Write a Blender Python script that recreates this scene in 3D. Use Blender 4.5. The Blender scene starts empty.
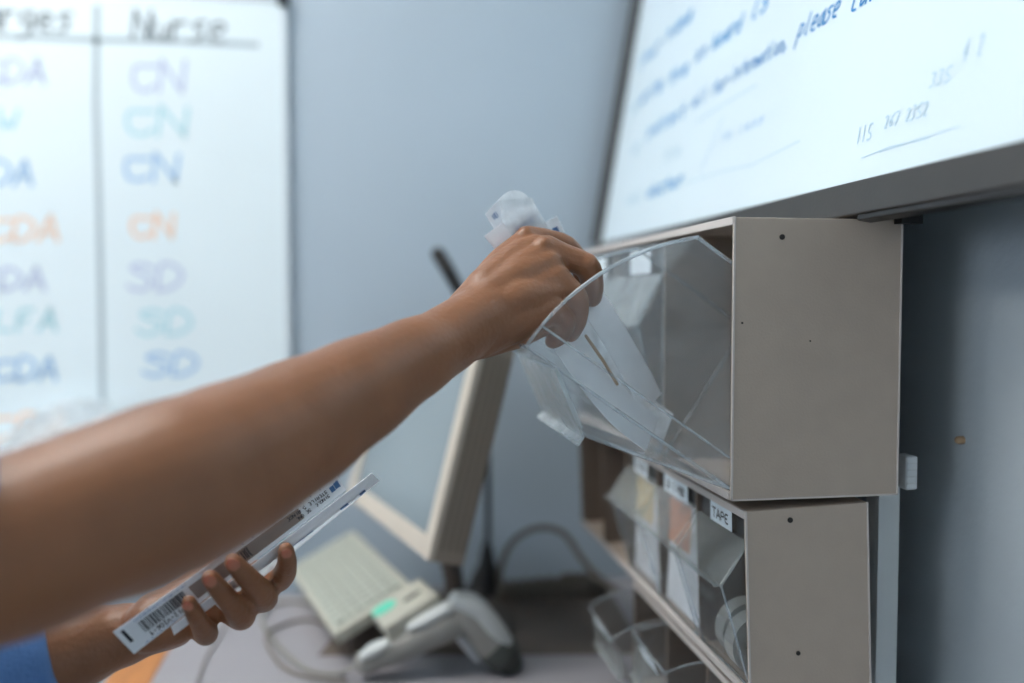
import bpy, bmesh, math, random
from mathutils import Vector, Matrix
random.seed(7)
PI = math.pi
C = bpy.context.scene.collection
# ------------------------------------------------------------------ camera
F = 900.0; CX, CY = 512.0, 341.5
CAMZ = 1.25
ph = math.atan(41.5 / F); th = math.atan(144 / F * math.cos(ph))
FW = Vector((math.sin(th) * math.cos(ph), math.cos(th) * math.cos(ph), -math.sin(ph)))
RT = Vector((math.cos(th), -math.sin(th), 0)); UP = RT.cross(FW)
CAM = Vector((0, 0, CAMZ))
def ray(x, y): return FW * F + RT * (x - CX) - UP * (y - CY)
def P(x, y, Y):
    d = ray(x, y); return CAM + d * (Y / d.y)
def PX(x, y, X):
    d = ray(x, y); return CAM + d * (X / d.x)
def PZ(x, y, Z):                        # Z measured from the camera height
    d = ray(x, y); return CAM + d * (Z / d.z)
def PP(x, y, o, n):
    d = ray(x, y); return CAM + d * ((o - CAM).dot(n) / d.dot(n))
def rr(px, Y): return px * Y / 890.0
cd = bpy.data.cameras.new('camera'); cam = bpy.data.objects.new('camera', cd); C.objects.link(cam)
cam.matrix_world = Matrix((( RT.x, UP.x, -FW.x, 0), (RT.y, UP.y, -FW.y, 0), (RT.z, UP.z, -FW.z, CAMZ), (0, 0, 0, 1)))
cd.sensor_width = 36; cd.lens = F / 1024 * 36; cd.clip_start = 0.02
cd.dof.use_dof = True; cd.dof.focus_distance = 0.71; cd.dof.aperture_fstop = 1.6
bpy.context.scene.camera = cam
vs = bpy.context.scene.view_settings
bpy.context.scene.display_settings.display_device = 'sRGB'
vs.view_transform = 'Standard'; vs.look = 'None'; vs.gamma = 1; vs.use_curve_mapping = False; vs.exposure = 0.0

# ------------------------------------------------------------------ materials
def srgb(r, g, b):
    f = lambda c: (c / 255 / 12.92) if c / 255 <= .04045 else ((c / 255 + .055) / 1.055) ** 2.4
    return (f(r), f(g), f(b), 1)
def mat(name, col, rough=.5, bump=0, bscale=200, var=0, vscale=20, metal=0, spec=.5, sss=0, streak=None):
    m = bpy.data.materials.new(name); m.use_nodes = True; nt = m.node_tree; N = nt.nodes; L = nt.links
    b = N['Principled BSDF']; b.inputs['Base Color'].default_value = col
    b.inputs['Roughness'].default_value = rough; b.inputs['Metallic'].default_value = metal
    b.inputs['Specular IOR Level'].default_value = spec
    if sss:
        b.inputs['Subsurface Weight'].default_value = sss; b.inputs['Subsurface Radius'].default_value = (.012, .005, .003)
        b.inputs['Subsurface Scale'].default_value = .6
    tc = N.new('ShaderNodeTexCoord'); mp = N.new('ShaderNodeMapping'); L.new(tc.outputs['Object'], mp.inputs['Vector'])
    if streak: mp.inputs['Scale'].default_value = streak
    if var:
        n = N.new('ShaderNodeTexNoise'); n.inputs['Scale'].default_value = vscale; n.inputs['Detail'].default_value = 5
        L.new(mp.outputs[0], n.inputs['Vector'])
        r = N.new('ShaderNodeValToRGB'); r.color_ramp.elements[0].position = .3; r.color_ramp.elements[1].position = .7
        r.color_ramp.elements[0].color = tuple(c * (1 - var) for c in col[:3]) + (1,)
        r.color_ramp.elements[1].color = tuple(min(1, c * (1 + var)) for c in col[:3]) + (1,)
        L.new(n.outputs['Fac'], r.inputs['Fac']); L.new(r.outputs['Color'], b.inputs['Base Color'])
    if bump:
        n = N.new('ShaderNodeTexNoise'); n.inputs['Scale'].default_value = bscale; n.inputs['Detail'].default_value = 4
        L.new(mp.outputs[0], n.inputs['Vector'])
        bp = N.new('ShaderNodeBump'); bp.inputs['Strength'].default_value = bump; bp.inputs['Distance'].default_value = .002
        L.new(n.outputs['Fac'], bp.inputs['Height']); L.new(bp.outputs['Normal'], b.inputs['Normal'])
    return m
def plastic(name, tint, haze, hazecol, rough=.08, gloss=1.5):
    m = bpy.data.materials.new(name); m.use_nodes = True; nt = m.node_tree; N = nt.nodes; L = nt.links
    N.remove(N['Principled BSDF']); out = N['Material Output']
    tr = N.new('ShaderNodeBsdfTransparent'); tr.inputs[0].default_value = tint
    df = N.new('ShaderNodeBsdfTranslucent'); df.inputs[0].default_value = hazecol
    d2 = N.new('ShaderNodeBsdfDiffuse'); d2.inputs[0].default_value = hazecol
    dm = N.new('ShaderNodeMixShader'); dm.inputs[0].default_value = .5; L.new(d2.outputs[0], dm.inputs[1]); L.new(df.outputs[0], dm.inputs[2])
    tc = N.new('ShaderNodeTexCoord'); no = N.new('ShaderNodeTexNoise'); no.inputs['Scale'].default_value = 35; no.inputs['Detail'].default_value = 7
    L.new(tc.outputs['Object'], no.inputs['Vector'])
    mr = N.new('ShaderNodeMapRange'); mr.inputs[1].default_value = .35; mr.inputs[2].default_value = .75
    mr.inputs[3].default_value = haze * .6; mr.inputs[4].default_value = haze * 1.5
    L.new(no.outputs['Fac'], mr.inputs[0])
    m1 = N.new('ShaderNodeMixShader'); L.new(mr.outputs[0], m1.inputs[0]); L.new(tr.outputs[0], m1.inputs[1]); L.new(dm.outputs[0], m1.inputs[2])
    gl = N.new('ShaderNodeBsdfGlossy'); gl.inputs['Roughness'].default_value = rough
    fr = N.new('ShaderNodeFresnel'); fr.inputs['IOR'].default_value = gloss
    m2 = N.new('ShaderNodeMixShader'); ge = N.new('ShaderNodeNewGeometry'); mu = N.new('ShaderNodeMath'); mu.operation = 'SUBTRACT'; mu.use_clamp = True; L.new(fr.outputs[0], mu.inputs[0]); L.new(ge.outputs['Backfacing'], mu.inputs[1]); L.new(mu.outputs[0], m2.inputs[0]); L.new(m1.outputs[0], m2.inputs[1]); L.new(gl.outputs[0], m2.inputs[2])
    L.new(m2.outputs[0], out.inputs['Surface'])
    return m
def emis(name, col, s):
    m = bpy.data.materials.new(name); m.use_nodes = True; b = m.node_tree.nodes['Principled BSDF']
    b.inputs['Base Color'].default_value = col; b.inputs['Emission Color'].default_value = col; b.inputs['Emission Strength'].default_value = s
    return m
M = dict(
    wall=mat('painted_wall', srgb(172, 186, 197), .55, .25, 60, .03, 3),
    wall_right=mat('painted_side_wall', srgb(176, 186, 192), .45, .5, 45, .04, 8),
    ceiling=mat('ceiling_paint', srgb(225, 228, 228), .9),
    floor=mat('vinyl_floor', srgb(140, 138, 132), .5, .1, 40, .1, 6),
    board_near=mat('board_enamel', srgb(214, 229, 236), .3, 0, 1, .02, 4), board=mat('board_white', srgb(222, 234, 238), .32, 0, 1, .02, 4),
    frame_alu=mat('brushed_aluminium', srgb(204, 212, 218), .4),
    frame_dark=mat('dark_frame', srgb(54, 52, 50), .45, .05, 300, .08, 30),
    black=mat('black_plastic', srgb(26, 25, 25), .4),
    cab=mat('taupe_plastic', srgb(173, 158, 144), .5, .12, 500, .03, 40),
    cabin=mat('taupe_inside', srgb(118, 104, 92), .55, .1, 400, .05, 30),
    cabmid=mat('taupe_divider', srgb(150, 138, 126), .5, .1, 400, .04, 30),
    edge=mat('pale_edge', srgb(196, 188, 182), .45),
    hole=mat('screw_hole', srgb(30, 26, 24), .6),
    clear=plastic('clear_plastic', (.99, .993, .995, 1), .07, srgb(220, 226, 230), .07, 1.5),
    clear3=plastic('clear_plastic_small', (.99, .993, .995, 1), .045, srgb(205, 210, 212), .07, 1.4),
    flap2=plastic('clear_flap_small', (.97, .98, .98, 1), .22, srgb(205, 210, 208), .15, 1.45),
    clear2=plastic('clear_plastic_edge', (.98, .985, .99, 1), .36, srgb(215, 226, 232), .1, 1.6),
    flap=plastic('frosted_plastic', (.98, .985, .985, 1), .42, srgb(226, 234, 236), .25, 1.5),
    film=plastic('crinkled_film', (.97, .98, .99, 1), .92, srgb(246, 250, 252), .18, 1.4),
    paper=mat('packet_paper', srgb(242, 246, 250), .5, .3, 120, .03, 40),
    paper2=mat('packet_back', srgb(196, 204, 210), .4, .3, 120, .05, 40),
    window=mat('packet_window', srgb(150, 136, 128), .35, .2, 90, .08, 60),
    label=mat('label_card', srgb(222, 232, 238), .5),
    ink=mat('print_ink', srgb(36, 38, 46), .6),
    inkblue=mat('print_blue', srgb(84, 124, 172), .6),
    peach=mat('peach_wrapper', srgb(226, 146, 106), .6), cream=mat('cream_wrapper', srgb(234, 200, 128), .6),
    tan=mat('tan_stick', srgb(170, 142, 112), .6),
    post=mat('grey_metal_post', srgb(206, 210, 210), .4),
    white=mat('white_plastic', srgb(214, 218, 220), .4),
    desk=mat('desk_laminate', srgb(152, 149, 153), .4, .05, 300, .03, 12),
    mat=mat('shade_brown', srgb(104, 94, 86), .7, .1, 300),  # dark brown of the painted shade on the desk
    wood=mat('orange_wood', srgb(178, 118, 66), .5, .15, 30, .18, 14, streak=(6, .8, 6)),
    beige=mat('beige_plastic', srgb(196, 186, 172), .5, .05, 400, .03, 40),
    beiged=mat('beige_ribbed', srgb(150, 138, 124), .55),
    screen=mat('screen_glass', srgb(128, 140, 146), .25, var=.02, vscale=4),
    stand=mat('brown_stand', srgb(84, 74, 66), .5),
    key=mat('key_caps', srgb(164, 167, 156), .55, .1, 200, .06, 90), kbody=mat('keyboard_shell', srgb(176, 174, 160), .5),
    green=mat('mint_sticker', srgb(84, 200, 170), .5),
    scan=mat('scanner_grey', srgb(190, 194, 192), .4), scand=mat('scanner_dark', srgb(64, 68, 64), .5), scanm=mat('scanner_side', srgb(140, 138, 132), .5),
    cable=mat('taupe_cable', srgb(116, 108, 98), .5), cablel=mat('grey_cable', srgb(140, 138, 130), .5),
    scrub=mat('blue_scrubs', srgb(88, 128, 182), .85, .6, 500, .07, 60), shoe=mat('shoe', srgb(220, 220, 220), .6),
    hair=mat('hair', srgb(24, 18, 16), .5, .5, 80),
    nail=mat('finger_nail', srgb(184, 124, 100), .25, sss=.2),
    tape=mat('tape_roll', srgb(152, 154, 150), .35),
    p_black=mat('marker_black', srgb(118, 128, 134), .6), p_mid=mat('marker_mid_blue', srgb(84, 156, 208), .6), p_rule=mat('ruled_grey', srgb(168, 182, 188), .6), p_purple=mat('marker_violet', srgb(188, 197, 222), .6),
    p_teal=mat('marker_teal', srgb(176, 216, 224), .6), p_blue=mat('marker_blue', srgb(154, 190, 224), .6),
    p_orange=mat('marker_orange', srgb(238, 204, 180), .6), p_ink=mat('marker_strong_blue', srgb(48, 136, 198), .6),
    p_faint=mat('marker_faded_blue', srgb(184, 210, 224), .6), smudge=mat('eraser_smear', srgb(206, 224, 232), .4),
    lamp=emis('lamp_diffuser', (1, .975, .94, 1), 9.0),
    pane=plastic('fill_window_pane', (1, 1, 1, 1), 0, (1, 1, 1, 1)),
    lampf=mat('lamp_frame', srgb(220, 220, 220), .5),
)
# skin
def skin():
    m = mat('skin', srgb(139, 93, 63), .42, .35, 260, .10, 26, sss=.12, spec=.5)
    return m
M['skin'] = skin()

# ------------------------------------------------------------------ mesh helpers
def link(name, bm, m, parent=None, bevel=0, smooth=False, kind=None):
    bmesh.ops.recalc_face_normals(bm, faces=bm.faces)
    me = bpy.data.meshes.new(name); bm.to_mesh(me); bm.free()
    if isinstance(m, str): m = M[m]
    me.materials.append(m)
    if smooth:
        for p in me.polygons: p.use_smooth = True
    o = bpy.data.objects.new(name, me); C.objects.link(o)
    if parent:
        o.parent = parent
        if parent.type == 'EMPTY': o.matrix_parent_inverse = Matrix.Translation(-parent.location)
    if bevel:
        b = o.modifiers.new('bevel', 'BEVEL'); b.width = bevel; b.segments = 3; b.limit_method = 'ANGLE'; b.angle_limit = .6
    if kind: o['kind'] = kind
    return o
def thing(name, label, cat, loc, group=None):
    o = bpy.data.objects.new(name, None); C.objects.link(o); o.location = loc; o.empty_display_size = .05
    o['label'] = label; o['category'] = cat
    if group: o['group'] = group
    return o
def tag(o, label, cat, group=None):
    o['label'] = label; o['category'] = cat
    if group: o['group'] = group
    return o
def box(bm, lo, hi, R=None):
    vs_ = [Vector((x, y, z)) for x in (lo[0], hi[0]) for y in (lo[1], hi[1]) for z in (lo[2], hi[2])]
    if R: vs_ = [R @ v for v in vs_]
    v = [bm.verts.new(p) for p in vs_]
    for f in ((0, 1, 3, 2), (4, 6, 7, 5), (0, 4, 5, 1), (2, 3, 7, 6), (0, 2, 6, 4), (1, 5, 7, 3)): bm.faces.new([v[i] for i in f])
def B(lo, hi, R=None):
    bm = bmesh.new(); box(bm, lo, hi, R); return bm
def slab(bm, pts, n):                       # polygon pts extruded by vector n
    a = [bm.verts.new(p) for p in pts]; b = [bm.verts.new(Vector(p) + n) for p in pts]
    bm.faces.new(a); bm.faces.new(b[::-1]); k = len(a)
    for i in range(k): bm.faces.new([a[i], b[i], b[(i + 1) % k], a[(i + 1) % k]])
def hull8(bm, a, b):                        # two quads bridged
    A_ = [bm.verts.new(p) for p in a]; B_ = [bm.verts.new(p) for p in b]
    bm.faces.new(A_); bm.faces.new(B_[::-1])
    for i in range(4): bm.faces.new([A_[i], B_[i], B_[(i + 1) % 4], A_[(i + 1) % 4]])
def catmull(pts, rad, n):
    out, ro = [], []
    k = len(pts)
    for i in range(k - 1):
        p0, p1, p2, p3 = pts[max(i - 1, 0)], pts[i], pts[i + 1], pts[min(i + 2, k - 1)]
        for j in range(n):
            t = j / n
            out.append(.5 * ((2 * p1) + (p2 - p0) * t + (2 * p0 - 5 * p1 + 4 * p2 - p3) * t * t + (3 * p1 - p0 - 3 * p2 + p3) * t ** 3))
            s = t * t * (3 - 2 * t)
            ro.append(rad[i] * (1 - s) + rad[i + 1] * s)
    out.append(pts[-1]); ro.append(rad[-1]); return out, ro
def tube(bm, pts, rad, seg=16, n=6, round_end=True, squash=None, power=1.0):
    """lofted tube; squash = (axis vector, factor) flattens the section along axis"""
    pts = [Vector(p) for p in pts]
    if not hasattr(rad, '__len__'): rad = [rad] * len(pts)
    if n > 1: pts, rad = catmull(pts, rad, n)
    rings = []; ref = None; k = len(pts)
    if round_end:
        for e in (0, 1):
            p, q = (pts[0], pts[1]) if e == 0 else (pts[-1], pts[-2])
            d = (p - q).normalized(); r = rad[0] if e == 0 else rad[-1]; ex = []; er = []
            for a in (20, 40, 58, 72, 84): ex.append(p + d * r * math.sin(math.radians(a))); er.append(r * math.cos(math.radians(a)))
            if e == 0: pts = ex[::-1] + pts; rad = er[::-1] + list(rad)
            else: pts = pts + ex; rad = list(rad) + er
        k = len(pts)
    for i in range(k):
        t = (pts[min(i + 1, k - 1)] - pts[max(i - 1, 0)]).normalized()
        if squash:
            ax = Vector(squash[0]); a = (ax - t * ax.dot(t)).normalized()
        else:
            if ref is None: ref = Vector((0, 0, 1)) if abs(t.z) < .9 else Vector((1, 0, 0))
            a = (ref - t * ref.dot(t)).normalized(); ref = a
        b = t.cross(a); f = squash[1] if squash else 1
        ring = []
        for s in range(seg):
            c_, s_ = math.cos(2 * PI * s / seg), math.sin(2 * PI * s / seg)
            c_ = math.copysign(abs(c_) ** power, c_); s_ = math.copysign(abs(s_) ** power, s_)
            ring.append(bm.verts.new(pts[i] + a * (c_ * rad[i] * f) + b * (s_ * rad[i])))
        rings.append(ring)
    for i in range(k - 1):
        for s in range(seg): bm.faces.new([rings[i][s], rings[i][(s + 1) % seg], rings[i + 1][(s + 1) % seg], rings[i + 1][s]])
    bm.faces.new(rings[0][::-1]); bm.faces.new(rings[-1])
def ball(bm, c, r, R=None, seg=20):
    r = r if hasattr(r, '__len__') else (r, r, r)
    m = Matrix.Translation(c) @ (R.to_4x4() if R else Matrix()) @ Matrix.Diagonal((r[0], r[1], r[2], 1))
    bmesh.ops.create_uvsphere(bm, u_segments=seg, v_segments=seg // 2 + 2, radius=1, matrix=m)
def T(*a, **k):
    bm = bmesh.new(); tube(bm, *a, **k); return bm
# ------------------------------------------------------------------ stroke lettering (grid 4 x 6, baseline 0)
G = {
 'C': ['46 25 05 02 10 30 41'.replace('46', '45')], 'N': ['00 06', '06 40', '40 46'], 'D': ['00 06 26 44 42 20 00'],
 'A': ['00 26', '26 40', '12 32'], 'S': ['45 26 05 14 33 42 30 10 01'], 'L': ['06 00 30'], 'F': ['00 06 36', '03 23'],
 'W': ['06 10 24 30 46'], 'T': ['06 46', '26 20'], 'P': ['00 06 36 44 33 03'], 'E': ['36 06 00 30', '03 23'], 'I': ['10 16'],
 'G': ['45 26 05 02 10 30 42 22'], 'B': ['00 06 26 35 33 03', '33 42 30 00'], 'O': ['26 04 02 20 42 44 26'], 'V': ['06 20 46'],
 'M': ['00 06 22 46 40'], 'K': ['00 06', '46 02 40'], 'R': ['00 06 36 44 33 03', '23 40'], 'H': ['00 06', '40 46', '03 43'],
 'a': ['34 13 01 10 31 34 40'], 'b': ['06 00 30 42 33 03'], 'c': ['34 04 01 10 30'], 'd': ['33 03 00 30', '36 30'],
 'e': ['02 32 34 04 01 10 30'], 'f': ['36 25 10', '04 34'], 'g': ['34 04 01 31 34 3a 0b'], 'h': ['06 00', '02 24 32 30'],
 'i': ['14 10 20', '15 16'], 'l': ['16 10 20'], 'm': ['04 00', '02 14 20', '22 34 40'], 'n': ['04 00', '02 24 32 30'],
 'o': ['14 02 10 30 33 14'], 'p': ['04 0b', '04 34 31 01'], 'r': ['04 00', '02 14 34'], 's': ['34 14 03 32 20 00'],
 't': ['26 20 30', '04 34'], 'u': ['04 01 10 30 34 30 40'], 'v': ['04 10 34'], 'w': ['04 10 23 30 44'], 'y': ['04 12', '34 1b'],
 ',': ['11 0a'], '1': ['16 10'], '2': ['05 26 34 00 30'], '3': ['06 36 13 31 00'], '5': ['36 06 03 32 30 00'], '8': ['13 05 26 35 13 01 10 31 13'],
 '4': ['26 02 32', '24 20'], '0': ['26 04 02 20 42 44 26'], '6': ['36 03 01 20 32 13 02'], '-': ['03 33'], '/': ['00 36'], '7': ['06 36 10'], '9': ['33 04 26 35 20'],
}
def strokes(text, w, h, slant=.15, jit=0.0):
    """polylines in the plane, fitted to width w, cap height h"""
    adv = 5.0; n = len(text); out = []
    sx = w / (adv * n - 1)
    sy = h / 6
    for i, ch in enumerate(text):
        for s in G.get(ch, []):
            pts = []
            for q in s.split():
                x = int(q[0]); y = {'a': -1.0, 'b': -2.2}.get(q[1]); y = float(q[1]) if y is None else y
                x += random.uniform(-jit, jit); y += random.uniform(-jit, jit)
                pts.append(Vector(((adv * i + x) * sx + slant * y * sy, y * sy)))
            if len(pts) > 2:
                for _ in range(2):
                    q = [pts[0]]
                    for a, b in zip(pts, pts[1:]): q += [a * .75 + b * .25, a * .25 + b * .75]
                    pts = q + [pts[-1]]
            out.append(pts)
    return out
def ribbon(bm, pts, w, o, u, v, n, th=.0004):
    """flat stroke of width w along 2D pts, placed at o with axes u, v, standing th proud along n"""
    k = len(pts); L_, R_ = [], []
    for i in range(k):
        t = pts[min(i + 1, k - 1)] - pts[max(i - 1, 0)]
        if t.length < 1e-9: t = Vector((1, 0))
        t = t.normalized(); s = Vector((-t.y, t.x)) * w / 2
        e = t * (w / 2 if i == k - 1 else -w / 2 if i == 0 else 0)
        for lst, q in ((L_, pts[i] + s + e), (R_, pts[i] - s + e)): lst.append(o + u * q.x + v * q.y)
    Lt = [bm.verts.new(p + n * th) for p in L_]; Rt = [bm.verts.new(p + n * th) for p in R_]
    for i in range(k - 1): bm.faces.new([Lt[i], Rt[i], Rt[i + 1], Lt[i + 1]])
def write(bm, text, o, u, v, n, w, h, pen, slant=.15, jit=.0, th=.0004):
    for s in strokes(text, w, h, slant, jit): ribbon(bm, s, pen, o, u, v, n, th)

# ================================================================== THE ROOM
WX = .50; WY = 1.505; DYE = 1.385; ZD = CAMZ - .445          # right wall, back wall, desk top
LX, RYY, HZ = -3.1, -2.4, 2.6
link('wall_back', B((LX - .1, WY, 0), (WX + .1, WY + .1, HZ)), 'wall', kind='structure')
link('wall_right', B((WX, RYY - .1, 0), (WX + .1, WY, HZ)), 'wall_right', kind='structure')
wy0, wy1, wz0, wz1 = -1.7, .1, 1.0, 2.15
bm = bmesh.new()
box(bm, (LX - .1, RYY - .1, 0), (LX, wy0, HZ)); box(bm, (LX - .1, wy1, 0), (LX, WY, HZ))
box(bm, (LX - .1, wy0, 0), (LX, wy1, wz0)); box(bm, (LX - .1, wy0, wz1), (LX, wy1, HZ)); link('wall_left', bm, 'wall', kind='structure')
bm = bmesh.new()
for y in (wy0 + .025, (wy0 + wy1) / 2, wy1 - .025): box(bm, (LX - .07, y - .025, wz0), (LX - .02, y + .025, wz1))
for z in (wz0 + .025, wz1 - .025): box(bm, (LX - .069, wy0, z - .025), (LX - .021, wy1, z + .025))
wn = link('fill_window_1', bm, 'white', kind='structure')  # unseen window, added as daylight fill for the right wall and bins
link('pane', B((LX - .048, wy0 + .02, wz0 + .02), (LX - .044, wy1 - .02, wz1 - .02)), 'pane', wn)
ld = bpy.data.lights.new('fill_window_portal', 'AREA'); ld.shape = 'RECTANGLE'; ld.size = wy1 - wy0; ld.size_y = wz1 - wz0; ld.cycles.is_portal = True
lo = bpy.data.objects.new('fill_window_portal', ld); C.objects.link(lo); lo.matrix_world = Matrix(((0, 0, -1, LX - .11), (1, 0, 0, (wy0 + wy1) / 2), (0, -1, 0, (wz0 + wz1) / 2), (0, 0, 0, 1)))
link('wall_front', B((LX, RYY - .1, 0), (WX, RYY, HZ)), 'wall', kind='structure')
link('floor', B((LX - .1, RYY - .1, -.1), (WX + .1, WY + .1, 0)), 'floor', kind='structure')
link('ceiling', B((LX - .1, RYY - .1, HZ), (WX + .1, WY + .1, HZ + .1)), 'ceiling', kind='structure')
link('baseboard_back', B((LX, WY - .012, 0), (WX, WY, .09)), 'white', kind='structure')
for i, (x, y, lab) in enumerate(((-2.2, .75, 'square ceiling lamp nearest the left wall and the whiteboard'), (-.75, .85, 'square ceiling lamp above the person'), (-2.5, -1.0, 'square ceiling lamp added as fill, furthest from the whiteboard wall'))):  # the last lamp is added as fill
    t = thing('ceiling_light', lab, 'ceiling light', (x, y, HZ), 'ceiling lamps')
    link('diffuser', B((x - .42, y - .42, HZ - .025), (x + .42, y + .42, HZ - .012)), 'lamp', t)
    bm = bmesh.new()
    for s in (-1, 1):
        box(bm, (x + s * .44 - .02, y - .46, HZ - .03), (x + s * .44 + .02, y + .46, HZ))
        box(bm, (x - .42, y + s * .44 - .02, HZ - .03), (x + .42, y + s * .44 + .02, HZ))
    link('frame', bm, 'lampf', t)
# nail hole and a scuff on the right wall
h_ = PX(963, 440, WX)
bm = bmesh.new(); tube(bm, [h_ + Vector((-.004, 0, 0)), h_ + Vector((.002, 0, 0))], .0035, 12, 1)
tag(link('wall_plug', bm, 'tan', smooth=True), 'small tan wall plug in the bare grey wall right of the storage bins', 'wall plug')

# ------------------------------------------------------------------ whiteboard on back wall
y0 = WY - .009
tl = P(-330, -55, y0); br = P(288, 462, y0); yf = y0
tr_ = P(284, 1, y0)
x0, x1, z0, z1 = tl.x, P(284, 200, y0).x, br.z, P(278, 2, y0).z
wb = thing('whiteboard', 'large white dry-erase board with two columns of handwritten initials on the back wall', 'whiteboard', (x0, WY, z0))
link('panel', B((x0, y0, z0), (x1, WY - .002, z1)), 'board', wb)
bm = bmesh.new(); e = .008
box(bm, (x0 - e, y0 - .002, z0 - e), (x0, WY - .001, z1 + e)); box(bm, (x1, y0 - .002, z0 - e), (x1 + e, WY - .001, z1 + e))
box(bm, (x0, y0 - .002, z0 - e), (x1, WY - .001, z0)); box(bm, (x0, y0 - .002, z1), (x1, WY - .001, z1 + e))
link('frame', bm, 'frame_alu', wb, bevel=.001)
c = P(279, 3, y0)
link('corner_cap', B((x1 - .006, y0 - .008, z1 - .006), (x1 + e + .003, WY - .001, z1 + e + .003)), 'black', wb, bevel=.002)
link('tray', B((x0 + .05, y0 - .062, z0 - .010), (x1 - .06, y0 - .002, z0 - .004)), 'frame_alu', wb, bevel=.001)
U, V, N_ = Vector((1, 0, 0)), Vector((0, 0, 1)), Vector((0, -1, 0))
def wline(name, items, m, pen):
    for text, xa, yb, xb, yt in items:
        bm = bmesh.new()
        a = P(xa, yb, y0); b = P(xb, yb, y0); t = P(xa, yt, y0)
        write(bm, text, a, U, V, N_, b.x - a.x, t.z - a.z, pen, .12, .18)
        link(name, bm, m, wb)
def rule(pts, m, pen, name='ruled_line'):
    bm = bmesh.new(); o = P(0, 0, y0); q = [P(x, y, y0) - o for x, y in pts]
    ribbon(bm, [Vector((k.x, k.z)) for k in q], pen, o, U, V, N_, .0003); link(name, bm, m, wb)
wline('handwriting', [('Discharges', -112, 23, 72, -3), ('Nurse', 133, 38, 226, 10)], 'p_black', .0055)
rule([(-320, 30), (0, 36), (100, 40), (180, 41), (256, 45)], 'p_rule', .009)
rule([(97, 8), (96, 100), (99, 200), (101, 300), (103, 430)], 'p_rule', .009)
wline('handwriting', [('CDA', -18, 82, 44, 58), ('CN', 131, 90, 182, 60)], 'p_purple', .006)
wline('handwriting', [('LW', -24, 131, 16, 110), ('CN', 125, 134, 184, 106)], 'p_teal', .006)
wline('handwriting', [('CDA', -32, 184, 32, 160), ('CN', 124, 180, 176, 154)], 'p_blue', .006)
wline('handwriting', [('CDA', -12, 240, 58, 216), ('CN', 131, 237, 172, 214)], 'p_orange', .006)
wline('handwriting', [('CDA', -24, 290, 44, 268), ('SD', 128, 290, 180, 263)], 'p_purple', .006)
wline('handwriting', [('LFA', -4, 330, 56, 310), ('SD', 138, 334, 190, 310)], 'p_teal', .006)
wline('handwriting', [('CDA', -6, 380, 56, 358), ('SD', 144, 375, 196, 353)], 'p_blue', .006)
wline('handwriting', [('CBA', -14, 440, 70, 414)], 'p_orange', .007)

# crumpled clear bag stuck at the lower left of the board
bm = bmesh.new(); rows = []
for i in range(9):
    t = i / 8; c = P(108 - 135 * t, 412 + 46 * t, 1.455); row = []
    for j in range(6):
        s = j / 5 - .5; w = .016 + .052 * math.sin(PI * min(1, t * 1.15 + .08))
        row.append(bm.verts.new(c + Vector((random.uniform(-.004, .004), random.uniform(-.006, .006) + .01 * math.cos(s * PI), -.006 + s * w * 1.4))))
    rows.append(row)
for row in rows:
    for v_ in row: v_.co.z = max(v_.co.z, z0 - .0035)
for v_ in rows[-1][:3]: v_.co.z = z0 - .0035
for a, b in zip(rows, rows[1:]):
    for j in range(5): bm.faces.new([a[j], a[j + 1], b[j + 1], b[j]])
# (linked below as a sleeve of film hanging from the person's chest pocket)
bag_bm = bm

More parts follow.
